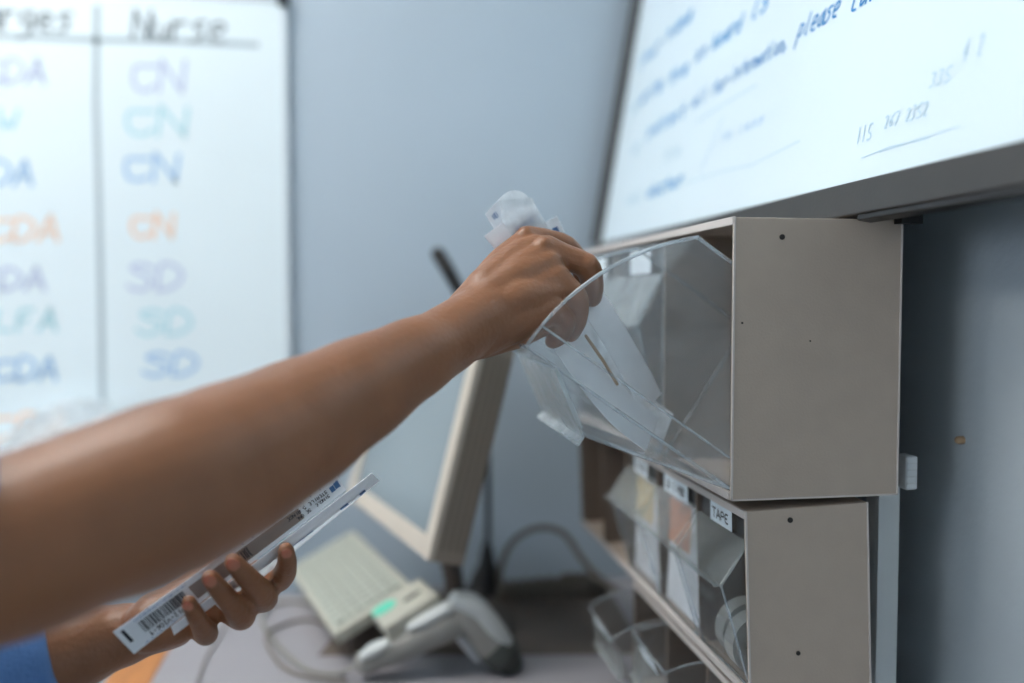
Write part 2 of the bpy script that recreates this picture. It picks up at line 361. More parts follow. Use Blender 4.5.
# ================================================================== STORAGE UNITS
def profile(R, out=.16):
    """closed bin outline in (x inward, z up) about the pivot, front first"""
    al = math.radians(47)
    arc = [Vector((R * math.sin(al * i / 14), R * math.cos(al * i / 14))) for i in range(15)]
    return [Vector((0, 0)), Vector((-out * R, .612 * R)), Vector((0, .85 * R))], arc, Vector((R * math.sin(al), .02 * R))
def tip_bin(parent, pivot, R, w, tilt, label_text=None, contents_label=None, lab_off=.5, out=.16, ribs=True, small=False):
    """clear tilt-out bin; pivot = near lower front corner, width w goes along +Y"""
    ct, st = math.cos(tilt), math.sin(tilt)
    def tf(q, y): return Vector((pivot.x + q.x * ct - q.y * st, pivot.y + y, pivot.z + q.x * st + q.y * ct))
    fr, arc, back = profile(R, out)
    g = .003; t = .0016
    side = fr + arc + [back]
    bm = bmesh.new()
    for y in (g, w - g - t): slab(bm, [tf(q, y) for q in side], Vector((0, t, 0)))
    def sheet(a, b, t_=t, y0_=g + t, y1_=w - g - t):
        d = (b - a).normalized(); nn = Vector((-d.y, d.x)) * t_
        hull8(bm, [tf(a, y0_), tf(b, y0_), tf(b + nn, y0_), tf(a + nn, y0_)], [tf(a, y1_), tf(b, y1_), tf(b + nn, y1_), tf(a + nn, y1_)])
    sheet(fr[1], fr[0]); sheet(fr[2], fr[1] + Vector((0.0, 0))); sheet(arc[0], fr[2])
    sheet(fr[0], back); sheet(back, arc[-1])
    b_ = link('tip_bin', bm, 'clear3' if small else 'clear', parent)
    # thick rims: along the arcs, the front plane and lower corner
    bm = bmesh.new(); r = .0068 * R + .0002
    for y in (g + t / 2, w - g - t / 2):
        tube(bm, [tf(q, y) for q in arc], r, 6, 1)
        if ribs:
            tube(bm, [tf(fr[0], y), tf(arc[0], y)], r * .9, 6, 1)
            a = Vector((.10 * R, .05 * R)); c_ = Vector((.10 * R, .985 * R)); tube(bm, [tf(a, y), tf(c_, y)], r * .7, 6, 1)
        tube(bm, [tf(fr[0], y), tf(back, y)], r, 6, 1); tube(bm, [tf(back, y), tf(arc[-1], y)], r, 6, 1)
        tube(bm, [tf(fr[0], y), tf(fr[1], y)], r, 6, 1); 
    tube(bm, [tf(arc[0], g), tf(arc[0], w - g)], r * 1.2, 6, 1)
    tube(bm, [tf(fr[0], g), tf(fr[0], w - g)], r, 6, 1)
    tube(bm, [tf(back, g), tf(back, w - g)], r, 6, 1)
    link('moulded_rim', bm, 'clear2', b_, smooth=True)
    bm = bmesh.new()                                    # frosted pull flap with a flared lip
    d = (fr[1] - fr[2]).normalized(); nn = Vector((d.y, -d.x)) if d.x * 1 < 0 else Vector((-d.y, d.x))
    nn = Vector((d.y, -d.x));  nn = nn if nn.x < 0 else -nn
    a, c_ = fr[2] + nn * .0012, fr[1] + nn * .0012; lip = c_ + d * .016 * R + nn * .034 * R
    for p, q in ((a, c_), (c_, lip)):
        hull8(bm, [tf(p, g * .6), tf(q, g * .6), tf(q + nn * .0018, g * .6), tf(p + nn * .0018, g * .6)], [tf(p, w - g * .6), tf(q, w - g * .6), tf(q + nn * .0018, w - g * .6), tf(p + nn * .0018, w - g * .6)])
    tube(bm, [tf(a, g), tf(c_, g), tf(lip, g)], .0016, 6, 1); tube(bm, [tf(lip, g), tf(lip, w - g)], .0016, 6, 1); tube(bm, [tf(a, w - g), tf(c_, w - g), tf(lip, w - g)], .0016, 6, 1)
    link('pull_flap', bm, 'flap2' if small else 'flap', b_)
    if label_text is not None:
        bm = bmesh.new(); u0, u1 = .865 * R, .985 * R; lw = w * (.42 if len(label_text) < 6 else .6); yc = w * lab_off
        off = Vector((-.0022, 0))
        q = [tf(Vector((0, u0)) + off, yc - lw / 2), tf(Vector((0, u1)) + off, yc - lw / 2), tf(Vector((0, u1)) + off, yc + lw / 2), tf(Vector((0, u0)) + off, yc + lw / 2)]
        n = (tf(Vector((-1, 0)), 0) - tf(Vector((0, 0)), 0)).normalized()
        slab(bm, q, n * .0006); lb = link('label', bm, 'label', b_)
        if label_text:
            bm = bmesh.new(); up = (q[1] - q[0]).normalized(); hh = (u1 - u0)
            write(bm, label_text, q[3] + up * hh * .28 + Vector((0, -lw * .12, 0)), Vector((0, -1, 0)), up, n, lw * .76, hh * .45, hh * .09, 0, 0, .0009)
            link('lettering', bm, 'ink', lb)
    return tf
def cabinet(name, label, X0, Y0, Z0, D, H, nb, pitch, th_=.003, rot=0, div_mat='cabin'):
    t = thing(name, label, 'storage unit', (X0, Y0, Z0))
    L = nb * pitch
    piv = Vector((X0, 0, Z0 + H)); Rm = Matrix.Translation(piv) @ Matrix.Rotation(-rot, 4, 'Y') @ Matrix.Translation(-piv)
    def bx(nm, lo, hi, m): return link(nm, B(lo, hi, Rm), m, t, bevel=.0008)
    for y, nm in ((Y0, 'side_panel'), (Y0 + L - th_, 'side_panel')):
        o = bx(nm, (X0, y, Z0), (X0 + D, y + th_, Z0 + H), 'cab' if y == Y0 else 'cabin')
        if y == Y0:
            bm = bmesh.new(); e = .0014
            for lo, hi in (((X0, y - .0007, Z0), (X0 + e, y + .001, Z0 + H)), ((X0 + D - e, y - .0007, Z0), (X0 + D, y + .001, Z0 + H)), ((X0, y - .0007, Z0 ), (X0 + D, y + .001, Z0 + e))): box(bm, lo, hi, Rm)
            link('edge_bead', bm, 'edge', o)
    bx('top_panel', (X0, Y0 + th_, Z0 + H - th_), (X0 + D, Y0 + L - th_, Z0 + H), 'cab')
    bx('bottom_panel', (X0, Y0 + th_, Z0), (X0 + D, Y0 + L - th_, Z0 + th_), 'cab')
    bx('front_rail', (X0 - .0012, Y0 + th_, Z0), (X0 + .002, Y0 + L - th_, Z0 + th_ * 2.2), 'edge')
    bx('top_rail', (X0 - .0012, Y0, Z0 + H - .006), (X0 + .002, Y0 + L - th_, Z0 + H + .0005), 'edge')
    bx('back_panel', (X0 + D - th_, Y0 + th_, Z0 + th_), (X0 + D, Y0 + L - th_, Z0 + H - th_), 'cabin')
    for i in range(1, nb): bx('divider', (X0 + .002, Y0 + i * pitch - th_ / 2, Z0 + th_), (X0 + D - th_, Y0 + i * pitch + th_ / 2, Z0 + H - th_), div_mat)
    return t, Rm
def holes(t, pts, Y, r=.0022):
    for x, y in pts:
        c = P(x, y, Y); link('screw_hole', T([c + Vector((0, -.0009, 0)), c + Vector((0, .002, 0))], r, 10, 1, round_end=False), 'hole', t)

YU = .66
a = P(734, 217, YU); b = P(735, 501, YU); c_ = P(903, 218, YU)
X0 = a.x; ZT = a.z; ZB = b.z; D = c_.x - a.x; H = ZT - ZB; PITCH = .170
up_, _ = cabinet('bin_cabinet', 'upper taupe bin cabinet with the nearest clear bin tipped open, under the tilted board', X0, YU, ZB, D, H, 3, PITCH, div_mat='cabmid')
holes(up_, [(782, 237)], YU, .0022)
holes(up_, [(742, 323)], YU, .0008); holes(up_, [(810, 341)], YU, .0006)
# tipped bin
piv = P(733, 489, YU + .005); A = P(526, 345, YU + .005); Cc = P(703, 240, YU + .005)
R1 = ((A - piv).length + (Cc - piv).length) / 2
tilt = math.atan2(-(A.x - piv.x), A.z - piv.z)
pv = Vector((X0 + .002, YU + .003, piv.z))
tfU = tip_bin(up_, pv, R1, PITCH - .004, tilt, None, out=.15)
for i in (1, 2):
    tip_bin(up_, Vector((X0 + .003, YU + .002 + i * PITCH, ZB + .006)), H * .93, PITCH - .004, 0, '' , out=.12, lab_off=.42)

# lower unit
a = P(745, 512, YU); b = P(868, 500, YU); rot = math.radians(2.2)
XL = a.x; D2 = (b.x - a.x); H2 = .150; ZL = a.z - H2; P2 = .113
lo_, RmL = cabinet('bin_cabinet', 'leaning middle taupe bin cabinet with paper-labelled clear bins, below the upper cabinet', XL, YU, ZL, D2, H2, 5, P2, rot=rot)
holes(lo_, [(790, 520)], YU, .0022); holes(lo_, [(798, 653)], YU, .0018)
for i, tx in ((0, 'TAPE'), (1, 'GAUZE PADS'), (2, 'SWAB')):
    tip_bin(lo_, Vector((XL + .003 + .006, YU + .002 + i * P2, ZL + .006)), H2 * .92, P2 - .003, rot * 0.6, tx, out=.17, ribs=False, small=True)
# small unit standing on the desk
ZS = ZD + .001; HS = (ZL - .006) - ZS - .004
sm_, _ = cabinet('bin_cabinet', 'lowest small taupe bin cabinet standing on the desk with tipped clear bins', XL + .012, YU, ZS, .085, HS, 3, .112)
for i, tl_ in ((0, 0), (1, 22), (2, 34)):
    tip_bin(sm_, Vector((XL + .015, YU + .002 + i * .112, ZS + .006)), HS * .88, .108, math.radians(tl_), '' if i else None, out=.12, ribs=False, small=True)

# vertical post and clips
a = P(879, 495, YU + .03); b = P(900, 495, YU + .03)
pt = thing('mounting_post', 'pale grey metal post behind the bin cabinets', 'post', (a.x, YU + .03, ZD))
bm = bmesh.new(); box(bm, (a.x, YU + .03, ZD), (b.x, YU + .034, ZB + .0)); box(bm, (a.x, YU + .034, ZD), (a.x + .002, YU + .05, ZB)); box(bm, (b.x - .002, YU + .034, ZD), (b.x, YU + .05, ZB))
link('channel', bm, 'post', pt, bevel=.0006)
link('foot_plate', B((a.x - .008, YU + .022, ZD), (b.x + .008, YU + .058, ZD + .004)), 'post', pt, bevel=.0006)
a = P(902, 455, YU + .02); b = P(912, 488, YU + .02)
bm = B((a.x - .001, YU + .012, b.z), (b.x, YU + .03, a.z)); 
cl = thing('wall_clip', 'small white ribbed plastic clip at the back edge of the upper cabinet', 'clip', (a.x, YU + .02, b.z))
link('body', bm, 'white', cl, bevel=.002)
bm = bmesh.new()
for k in range(4): z = b.z + (a.z - b.z) * (.2 + .2 * k); box(bm, (a.x, YU + .011, z - .0004), (b.x - .0015, YU + .0125, z + .0004))
link('ribs', bm, 'post', cl)

# ------------------------------------------------------------------ contents of the bins
def packet(name, label, cat, pts, width, axis, m='paper', th_=.0012, group=None, prints=None, curl=0.0):
    """a long flat packet following pts (world), width along axis"""
    t = thing(name, label, cat, pts[0], group)
    pp, _ = catmull([Vector(p) for p in pts], [1] * len(pts), 6); ax = Vector(axis).normalized()
    bm = bmesh.new(); rows = []
    k = len(pp); W = 6
    for i in range(k):
        tg = (pp[min(i + 1, k - 1)] - pp[max(i - 1, 0)]).normalized(); a_ = (ax - tg * ax.dot(tg)).normalized(); n = tg.cross(a_)
        row = [[], []]
        for j in range(W + 1):
            s = j / W - .5; bulge = (1 - (2 * s) ** 2)
            base = pp[i] + a_ * (s * width) + n * (curl * (2 * s) ** 2)
            endf = min(1, min(i, k - 1 - i) / 3)
            row[0].append(bm.verts.new(base + n * (th_ * (.25 + bulge * endf)))); row[1].append(bm.verts.new(base - n * th_ * .25))
        rows.append(row)
    for i in range(k - 1):
        for j in range(W):
            bm.faces.new([rows[i][0][j], rows[i][0][j + 1], rows[i + 1][0][j + 1], rows[i + 1][0][j]])
            bm.faces.new([rows[i][1][j], rows[i + 1][1][j], rows[i + 1][1][j + 1], rows[i][1][j + 1]])
        for j, s in ((0, 0), (W, 1)): bm.faces.new([rows[i][0][j], rows[i + 1][0][j], rows[i + 1][1][j], rows[i][1][j]])
    for i in (0, k - 1):
        for j in range(W): bm.faces.new([rows[i][0][j], rows[i][1][j], rows[i][1][j + 1], rows[i][0][j + 1]])
    link('wrapper', bm, m, t, smooth=False)
    return t, pp
# long wrapped swabs standing in the tipped bin
ax = Vector((.25, 1, .2))
def inbin(name, lab, pts, w, m, axis=ax, **k): return packet(name, lab, 'packet', [P(*p) for p in pts], w, axis, m, **k)
ZY = YU + .02
g_ = 'wrapped packets inside the tipped bin'
t, pp = inbin('wrapped_packet', 'white long packet in the tipped bin reaching up to the fingertips', [(592, 300, ZY + .05), (616, 338, ZY + .05), (640, 380, ZY + .055), (652, 404, ZY + .06)], .030, 'paper', group=g_, axis=(.62, .45, .55))
t2, pp2 = inbin('wrapped_packet', 'white printed packet leaning lowest along the front of the tipped bin', [(566, 336, ZY + .035), (590, 372, ZY + .035), (622, 410, ZY + .04), (652, 434, ZY + .045)], .034, 'paper', group=g_, axis=(.62, .45, .55))
t3, _ = inbin('wrapped_packet', 'greyish translucent packet hanging between the two white ones in the tipped bin', [(580, 322, ZY + .07), (604, 362, ZY + .075), (640, 405, ZY + .08), (668, 428, ZY + .085)], .03, 'film', group=g_, axis=(.62, .45, .55))
bm = T([P(586, 336, ZY + .03), P(604, 362, ZY + .032), P(617, 384, ZY + .035)], .0014, 8, 1); tag(link('wooden_stick', bm, 'tan', smooth=True), 'thin tan wooden stick between the packets in the tipped bin', 'stick', None)
def print_on(t, pp, a_, ax_, side, rows_, m='inkblue', text='IIIBIIDI', h=.002, off=.0022):
    pass
# paper stacks in the lower bins
for i, (m_top, lab_) in ((1, ('peach', 'peach-topped white packet in the middle cabinet, second bin from the front')), (2, ('cream', 'cream-topped white packet in the middle cabinet, third bin from the front'))):
    y0_ = YU + i * P2 + .014; zb = ZL + .012; xb = XL + .016
    for k in range(3):
        lb = lab_ if k == 0 else ('plain white packet %s the %s-topped one' % ('just behind' if k == 1 else 'two places behind', m_top))
        t = thing('wrapped_packet', lb, 'packet', (xb + k * .008, y0_, zb), 'packets in the middle cabinet')
        xo = k * .007; ya, yb_ = y0_ - .006 + k * .003, y0_ + .088 + k * .001; zt_ = zb + .106 - k * .004
        hx = lambda z: XL + .0105 + xo + .004 * (z - zb) / .106
        def pl(bm, y_0, y_1, z_0, z_1, o0, o1): hull8(bm, [(hx(z_0) + o0, y_0, z_0), (hx(z_0) + o0, y_1, z_0), (hx(z_1) + o0, y_1, z_1), (hx(z_1) + o0, y_0, z_1)], [(hx(z_0) + o1, y_0, z_0), (hx(z_0) + o1, y_1, z_0), (hx(z_1) + o1, y_1, z_1), (hx(z_1) + o1, y_0, z_1)])
        bm = bmesh.new(); pl(bm, ya, yb_, zb, zt_, 0, .005); link('wrapper', bm, 'paper', t, bevel=.001)
        if k == 0:
            bm = bmesh.new(); pl(bm, ya + .034, yb_, zb + .060, zt_ - .002, -.0008, .0002); link('printed_panel', bm, m_top, t)
for k, (dx, dy, dz) in enumerate(((.030, .060, .03), (.026, .030, .028))):
    t = thing('tape_roll', ('pale tape roll in the bin marked TAPE, the one further from the cabinet end' if k == 0 else 'pale tape roll in the bin marked TAPE, the one by the cabinet end'), 'tape roll', (XL + dx, YU + dy, ZL + .006 + .001), 'tape rolls')
    bm = bmesh.new(); cx, cy, cz = XL + dx, YU + dy, ZL + .0075 + .026; seg = 28
    rg = []
    for yy, r in ((cy - .009, .026), (cy + .009, .026), (cy + .009, .015), (cy - .009, .015)):
        rg.append([bm.verts.new((cx + r * math.cos(2 * PI * s / seg), yy, cz + r * math.sin(2 * PI * s / seg))) for s in range(seg)])
    for a in range(4):
        for s in range(seg): bm.faces.new([rg[a][s], rg[a][(s + 1) % seg], rg[(a + 1) % 4][(s + 1) % seg], rg[(a + 1) % 4][s]])
    link('tape_body', bm, 'tape', t, smooth=False)
    t.location.z -= 0

# ================================================================== TILTED BOARD ABOVE THE UNITS
zt = ZT + .0015
Xb = (zt - CAMZ) / .1745                      # bottom edge of the frame rests on the cabinet
RH = .0285                                   # height of the bottom rail
ang = math.radians(9.6)
Yfar = P(594, 250, 1.0).x; d = ray(594, 247); Yfar = Xb / (d.x / d.y); Ynear = .30; HB = .62
bo = Vector((Xb, 0, zt)); bu = Vector((0, -1, 0)); bv = Vector((math.sin(ang), 0, math.cos(ang))); bn = Vector((-math.cos(ang), 0, math.sin(ang)))
def bp_(y, v, n): return Vector((Xb, y, zt)) + bv * v + bn * n
def bbox_(bm, y_0, y_1, v0, v1, n0, n1):
    hull8(bm, [bp_(y_0, v0, n0), bp_(y_0, v1, n0), bp_(y_0, v1, n1), bp_(y_0, v0, n1)], [bp_(y_1, v0, n0), bp_(y_1, v1, n0), bp_(y_1, v1, n1), bp_(y_1, v0, n1)])
rb = thing('whiteboard', 'tilted white board in a dark frame with blue handwriting, resting above the bins', 'whiteboard', (Xb, Yfar, zt))
bm = bmesh.new(); bbox_(bm, Ynear, Yfar, RH * .5, HB, -.012, -.004); link('panel', bm, 'board_near', rb)
bm = bmesh.new(); bbox_(bm, Ynear - .012, Yfar + .012, .001, RH, -.016, .001); bbox_(bm, Ynear - .012, Yfar + .012, HB, HB + .02, -.016, .001)
bbox_(bm, Yfar - .012, Yfar + .020, RH, HB, -.016, .006); bbox_(bm, Ynear - .012, Ynear + .004, RH, HB, -.016, .001)
link('frame', bm, 'frame_dark', rb, bevel=.0015)
bm = bmesh.new(); bbox_(bm, Ynear - .010, YU - .01, -.0035, .0015, -.013, -.001); link('lower_channel', bm, 'black', rb, bevel=.001)
# frame tilts back to touch the wall at its top
# wall hook under the board
a = P(905, 213, YU + .005)
hk = thing('wall_hook', 'small black hook under the tilted board just right of the upper cabinet', 'hook', (a.x, YU - .004, a.z))
bm = bmesh.new(); box(bm, (P(893, 212, YU).x, YU - .012, ZT - .004), (P(914, 212, YU).x, YU - .002, ZT + .006)); link('arm', bm, 'black', hk)
p0 = P(912, 208, YU - .006)
link('hook_tip', T([P(893, 208, YU - .006), P(905, 209, YU - .006), P(913, 212, YU - .006), P(912, 219, YU - .006), P(902, 220, YU - .006)], .0022, 10, 5), 'black', hk, smooth=True)
o_w = bp_(0, 0, -.004)
def word(text, x, y, xe, ye, h, m='p_ink', pen=.0022, jit=.12, slant=.35):
    a = PP(x, y, o_w, bn); b = PP(xe, ye, o_w, bn)
    bm = bmesh.new(); write(bm, text, a, bu, bv, bn, abs(a.y - b.y), h, pen, slant, jit, .0005); link('handwriting', bm, m, rb)
def line(pts, m, pen):
    o = PP(pts[0][0], pts[0][1], o_w, bn)
    q = [PP(x, y, o_w, bn) - o for x, y in pts]; bm = bmesh.new(); ribbon(bm, [Vector((k.dot(bu), k.dot(bv))) for k in q], pen, o, bu, bv, bn, .0004); link('pen_line', bm, m, rb)
word('call', 851, 12, 884, -9, .020, 'p_ink', .0024)
word('please', 797, 40, 838, 15, .019, 'p_ink', .0024)
word('information,', 731, 82, 789, 46, .016, 'p_ink', .0022)
word('for', 712, 96, 727, 87, .016, 'p_ink', .003); word('all', 692, 108, 706, 99, .016, 'p_ink', .003)
word('the', 668, 86, 688, 71, .017, 'p_mid', .0044); word('on', 695, 62, 706, 54, .017, 'p_ink', .0034)
word('board', 712, 50, 741, 28, .017, 'p_mid', .0044); word('is', 751, 20, 769, 6, .018, 'p_mid', .004)
word('write', 640, 105, 662, 88, .018, 'p_mid', .0046); word('your', 640, 66, 660, 50, .018, 'p_mid', .0046); word('name', 667, 40, 692, 18, .018, 'p_mid', .0046)
word('patient', 648, 137, 685, 112, .016, 'p_mid', .004); word('ask', 632, 155, 642, 147, .018, 'p_faint', .004); word('see', 630, 115, 640, 107, .018, 'p_faint', .004)
word('file', 664, 162, 680, 152, .014, 'p_faint', .003)
word('call', 627, 205, 642, 196, .016, 'p_faint', .0036); word('doctor', 648, 197, 684, 174, .015, 'p_mid', .0044)
word('No less', 722, 141, 764, 122, .009, 'p_blue', .0013, slant=.2)
line([(701, 172), (712, 145), (723, 118)], 'p_blue', .0012)
line([(697, 122), (712, 112), (740, 95), (757, 85)], 'p_faint', .0016)
line([(660, 190), (690, 182), (720, 172), (752, 165), (800, 141)], 'p_faint', .0012)
word('115', 857, 143, 872, 137, .012, 'p_faint', .0016, slant=0)
word('267 2352', 884, 129, 930, 100, .010, 'p_faint', .0012, slant=.1); word('335', 930, 88, 953, 70, .010, 'p_faint', .0012, slant=.1); word('4 2', 962, 62, 985, 42, .014, 'p_faint', .0012, slant=.1)
line([(862, 158), (890, 147), (930, 138)], 'p_faint', .0007); line([(880, 152), (905, 144), (960, 126)], 'p_faint', .0006)

# ================================================================== DESK
XD = PZ(150, 683, ZD - CAMZ).x
dk = thing('desk', 'grey laminate desk with an orange wood edge along the walls', 'desk', (XD, .5, 0))
link('worktop', B((XD, .45, ZD - .028), (WX - .002, DYE, ZD)), 'desk', dk, bevel=.002)
link('edge_band', B((XD - .055, .45, ZD - .030), (XD - .0005, DYE, ZD - .001)), 'wood', dk, bevel=.003)
link('back_panel', B((XD + .02, DYE - .05, 0), (WX - .01, DYE - .03, ZD - .028)), 'desk', dk)
for x in (XD + .02, WX - .07):
    for y in (.48, DYE - .11): link('leg', B((x, y, 0), (x + .045, y + .045, ZD - .028)), 'post', dk, bevel=.003)
s0 = PZ(218, 640, ZD - CAMZ); s1 = PZ(198, 683, ZD - CAMZ)
# thin cable lying along the desk
DZ = ZD - CAMZ
bm = T([PZ(190, 700, DZ) + Vector((0, 0, .002)), s1 + Vector((0, 0, .002)), PZ(206, 660, DZ) + Vector((0, 0, .002)), s0 + Vector((0, 0, .002)), PZ(232, 610, DZ) + Vector((0, 0, .002))], .0013, 8, 6)
tag(link('thin_cable', bm, 'cable', smooth=True), 'thin dark cable lying on the desk below the hand with the packets', 'cable')

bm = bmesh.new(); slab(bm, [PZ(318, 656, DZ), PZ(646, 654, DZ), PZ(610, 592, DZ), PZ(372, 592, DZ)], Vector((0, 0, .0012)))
tag(link('desk_shade_patch', bm, 'mat'), 'thin brown-grey sheet of painted shade on the desk under the scanner and coiled cord', 'mat')  # brown sheet standing in for the shade that falls on the desk
# ------------------------------------------------------------------ keyboard
A = PZ(328, 627, DZ + .040); Bk = PZ(412, 585, DZ + .088); E = PZ(353, 530, DZ + .088); Dk = A + (E - Bk)
ku = (Bk - A); kv = (E - Bk); kn = ku.cross(kv).normalized(); kn = kn if kn.z > 0 else -kn
# square up
kl = kv.length; kvn = kv.normalized(); kun = (ku - kvn * ku.dot(kvn)); kw = kun.length; kun.normalize(); kn = kun.cross(kvn).normalized(); kn = kn if kn.z > 0 else -kn
O = Bk - kun * kw
def K(u, v, n): return O + kun * u + kvn * v + kn * n
def kbox(bm, u0, u1, v0, v1, n0, n1): hull8(bm, [K(u0, v0, n0), K(u1, v0, n0), K(u1, v1, n0), K(u0, v1, n0)], [K(u0, v0, n1), K(u1, v0, n1), K(u1, v1, n1), K(u0, v1, n1)])
kb = thing('keyboard', 'beige keyboard propped at a slope on the desk, its reader bearing a mint sticker', 'keyboard', (O.x, O.y, ZD))
bm = bmesh.new(); kbox(bm, 0, kw, 0, kl, -.016, 0); link('shell', bm, 'kbody', kb, bevel=.003)
bm = bmesh.new(); kbox(bm, .006, kw - .006, .010, kl - .006, -.002, .0012); link('key_bed', bm, 'key', kb, bevel=.001)
nu, nv = 6, 15; pu = (kw - .016) / nu; pvv = (kl - .022) / nv
for i in range(nu):
    bm = bmesh.new()
    for j in range(nv):
        u0 = .008 + i * pu; v0 = .013 + j * pvv
        hull8(bm, [K(u0 + .0008, v0 + .0008, .001), K(u0 + pu - .0008, v0 + .0008, .001), K(u0 + pu - .0008, v0 + pvv - .0008, .001), K(u0 + .0008, v0 + pvv - .0008, .001)],
              [K(u0 + .002, v0 + .002, .004), K(u0 + pu - .002, v0 + .002, .004), K(u0 + pu - .002, v0 + pvv - .002, .004), K(u0 + .002, v0 + pvv - .002, .004)])
    link('key_row', bm, 'key', kb)
# reader module on the near short end
def kplane(x, y): return PP(x, y, O, kn)
m0, m1, m2 = kplane(369, 612), kplane(392, 627), kplane(439, 596)
mu0 = (m0 - O).dot(kun); mv0 = (m1 - O).dot(kvn); mu1 = max((m2 - O).dot(kun), mu0 + .05)
bm = bmesh.new(); kbox(bm, mu0, mu1, mv0, -.0005, -.018, .004); rd = link('card_reader', bm, 'kbody', kb, bevel=.003)
def onmod(x, y): q = PP(x, y, O + kn * .0042, kn); return (q - O).dot(kun), (q - O).dot(kvn)
su, sv = onmod(384, 608); ou, ov = onmod(412, 596)
bm = bmesh.new(); ring = []
for k in range(24): ring.append(K(su + .016 * math.cos(2 * PI * k / 24), sv + .013 * math.sin(2 * PI * k / 24), .0040))
slab(bm, ring, kn * .0008); link('sticker', bm, 'green', rd)
bm = bmesh.new(); ring = [K(ou + .012 * math.cos(2 * PI * k / 24), ov + .0045 * math.sin(2 * PI * k / 24), .0040) for k in range(24)]
slab(bm, ring, kn * .0006); link('slot', bm, 'black', rd)
# stand under keyboard reaching the desk
bm = bmesh.new()
q = [K(.025, .03, -.0165), K(kw - .012, .03, -.0165), K(kw - .012, kl - .04, -.0165), K(.025, kl - .04, -.0165)]
hull8(bm, q, [Vector((p.x, p.y, ZD)) for p in q]); link('prop_stand', bm, 'stand', kb, bevel=.002)

# ------------------------------------------------------------------ monitor
zb_ = -.298
n0 = PZ(432, 562, zb_); f0 = PZ(350, 497, zb_); pass
md = (f0 - n0); mw = md.length; md.normalize()
tiltm = math.radians(15); mn = Vector((-md.y, md.x, 0)); mn = mn if mn.x < 0 else -mn
mup = Vector((0, 0, 1)) * math.cos(tiltm) - mn * math.sin(tiltm); mnf = mn * math.cos(tiltm) + Vector((0, 0, 1)) * math.sin(tiltm)
MHt = .262
def Q(s, v, n): return n0 + md * s + mup * v + mnf * n
def mbox(bm, s0, s1, v0, v1, n0_, n1_): hull8(bm, [Q(s0, v0, n0_), Q(s1, v0, n0_), Q(s1, v1, n0_), Q(s0, v1, n0_)], [Q(s0, v0, n1_), Q(s1, v0, n1_), Q(s1, v1, n1_), Q(s0, v1, n1_)])
mo = thing('monitor', 'beige computer monitor tilted back on a dark stand, seen from its side', 'monitor', (n0.x + .06, n0.y + .1, ZD))
bm = bmesh.new(); mbox(bm, 0, mw, 0, MHt, -.040, -.001); link('housing', bm, 'beiged', mo, bevel=.003)
bm = bmesh.new(); z_ = .024
mbox(bm, 0, z_, 0, MHt, -.002, .006); mbox(bm, mw - z_, mw, 0, MHt, -.002, .006); mbox(bm, z_, mw - z_, 0, z_, -.002, .006); mbox(bm, z_, mw - z_, MHt - z_, MHt, -.002, .006)
link('bezel', bm, 'beige', mo, bevel=.002)
bm = bmesh.new(); mbox(bm, z_, mw - z_, z_, MHt - z_, -.001, .0015); link('screen', bm, 'screen', mo)
bm = bmesh.new()
for k in range(4): mbox(bm, -.0006, .001, .015, MHt - .015, -.036 + k * .009, -.034 + k * .009)
link('side_grooves', bm, 'stand', mo)
cm = Q(mw / 2, .03, -.03); base = Vector((cm.x + .02, cm.y, ZD))
link('neck', T([Q(mw / 2, .10, -.035), Q(mw * .45, .02, -.065), Vector((cm.x + .055, cm.y - .02, ZD + .07)), Vector((cm.x + .05, cm.y - .03, ZD + .01))], .024, 16, 5, squash=((1, 0, 0), .55)), 'stand', mo, smooth=True)
bm = bmesh.new(); ring = [Vector((cm.x + .075 + .058 * math.cos(2 * PI * k / 32), cm.y + .005 + .088 * math.sin(2 * PI * k / 32), ZD)) for k in range(32)]
slab(bm, ring, Vector((0, 0, .014))); link('base', bm, 'stand', mo, bevel=.004)

# ------------------------------------------------------------------ black rod on a thin stalk
gy = 1.345; g0 = PZ(487, 600, DZ); g0 = Vector((P(487, 600, gy).x, gy, ZD))
gk = thing('antenna', 'black rod-ended thin stalk standing behind the monitor', 'antenna', g0)
link('base', T([g0 + Vector((0, 0, .003)), g0 + Vector((0, 0, .018)), g0 + Vector((0, 0, .05)), g0 + Vector((0, 0, .075))], [.034, .026, .012, .006], 20, 4, round_end=False), 'black', gk, smooth=True)
link('stalk', T([g0 + Vector((0, 0, .05)), P(488, 520, gy), P(487, 440, gy), P(482, 370, gy), P(470, 315, gy), P(456, 284, gy)], .0045, 10, 6), 'black', gk, smooth=True)
link('rod', T([P(460, 292, gy), P(450, 274, gy), P(438, 254, gy)], [.0095, .0105, .0105], 16, 3), 'black', gk, smooth=True)
bm = bmesh.new()
for k in range(3):
    a = P(447 - k * 3.2, 268 - k * 5.2, gy); b = P(446.2 - k * 3.2, 266.7 - k * 5.2, gy); tube(bm, [a, b], .0112, 16, 1, round_end=False)
link('grip_rings', bm, 'stand', gk)

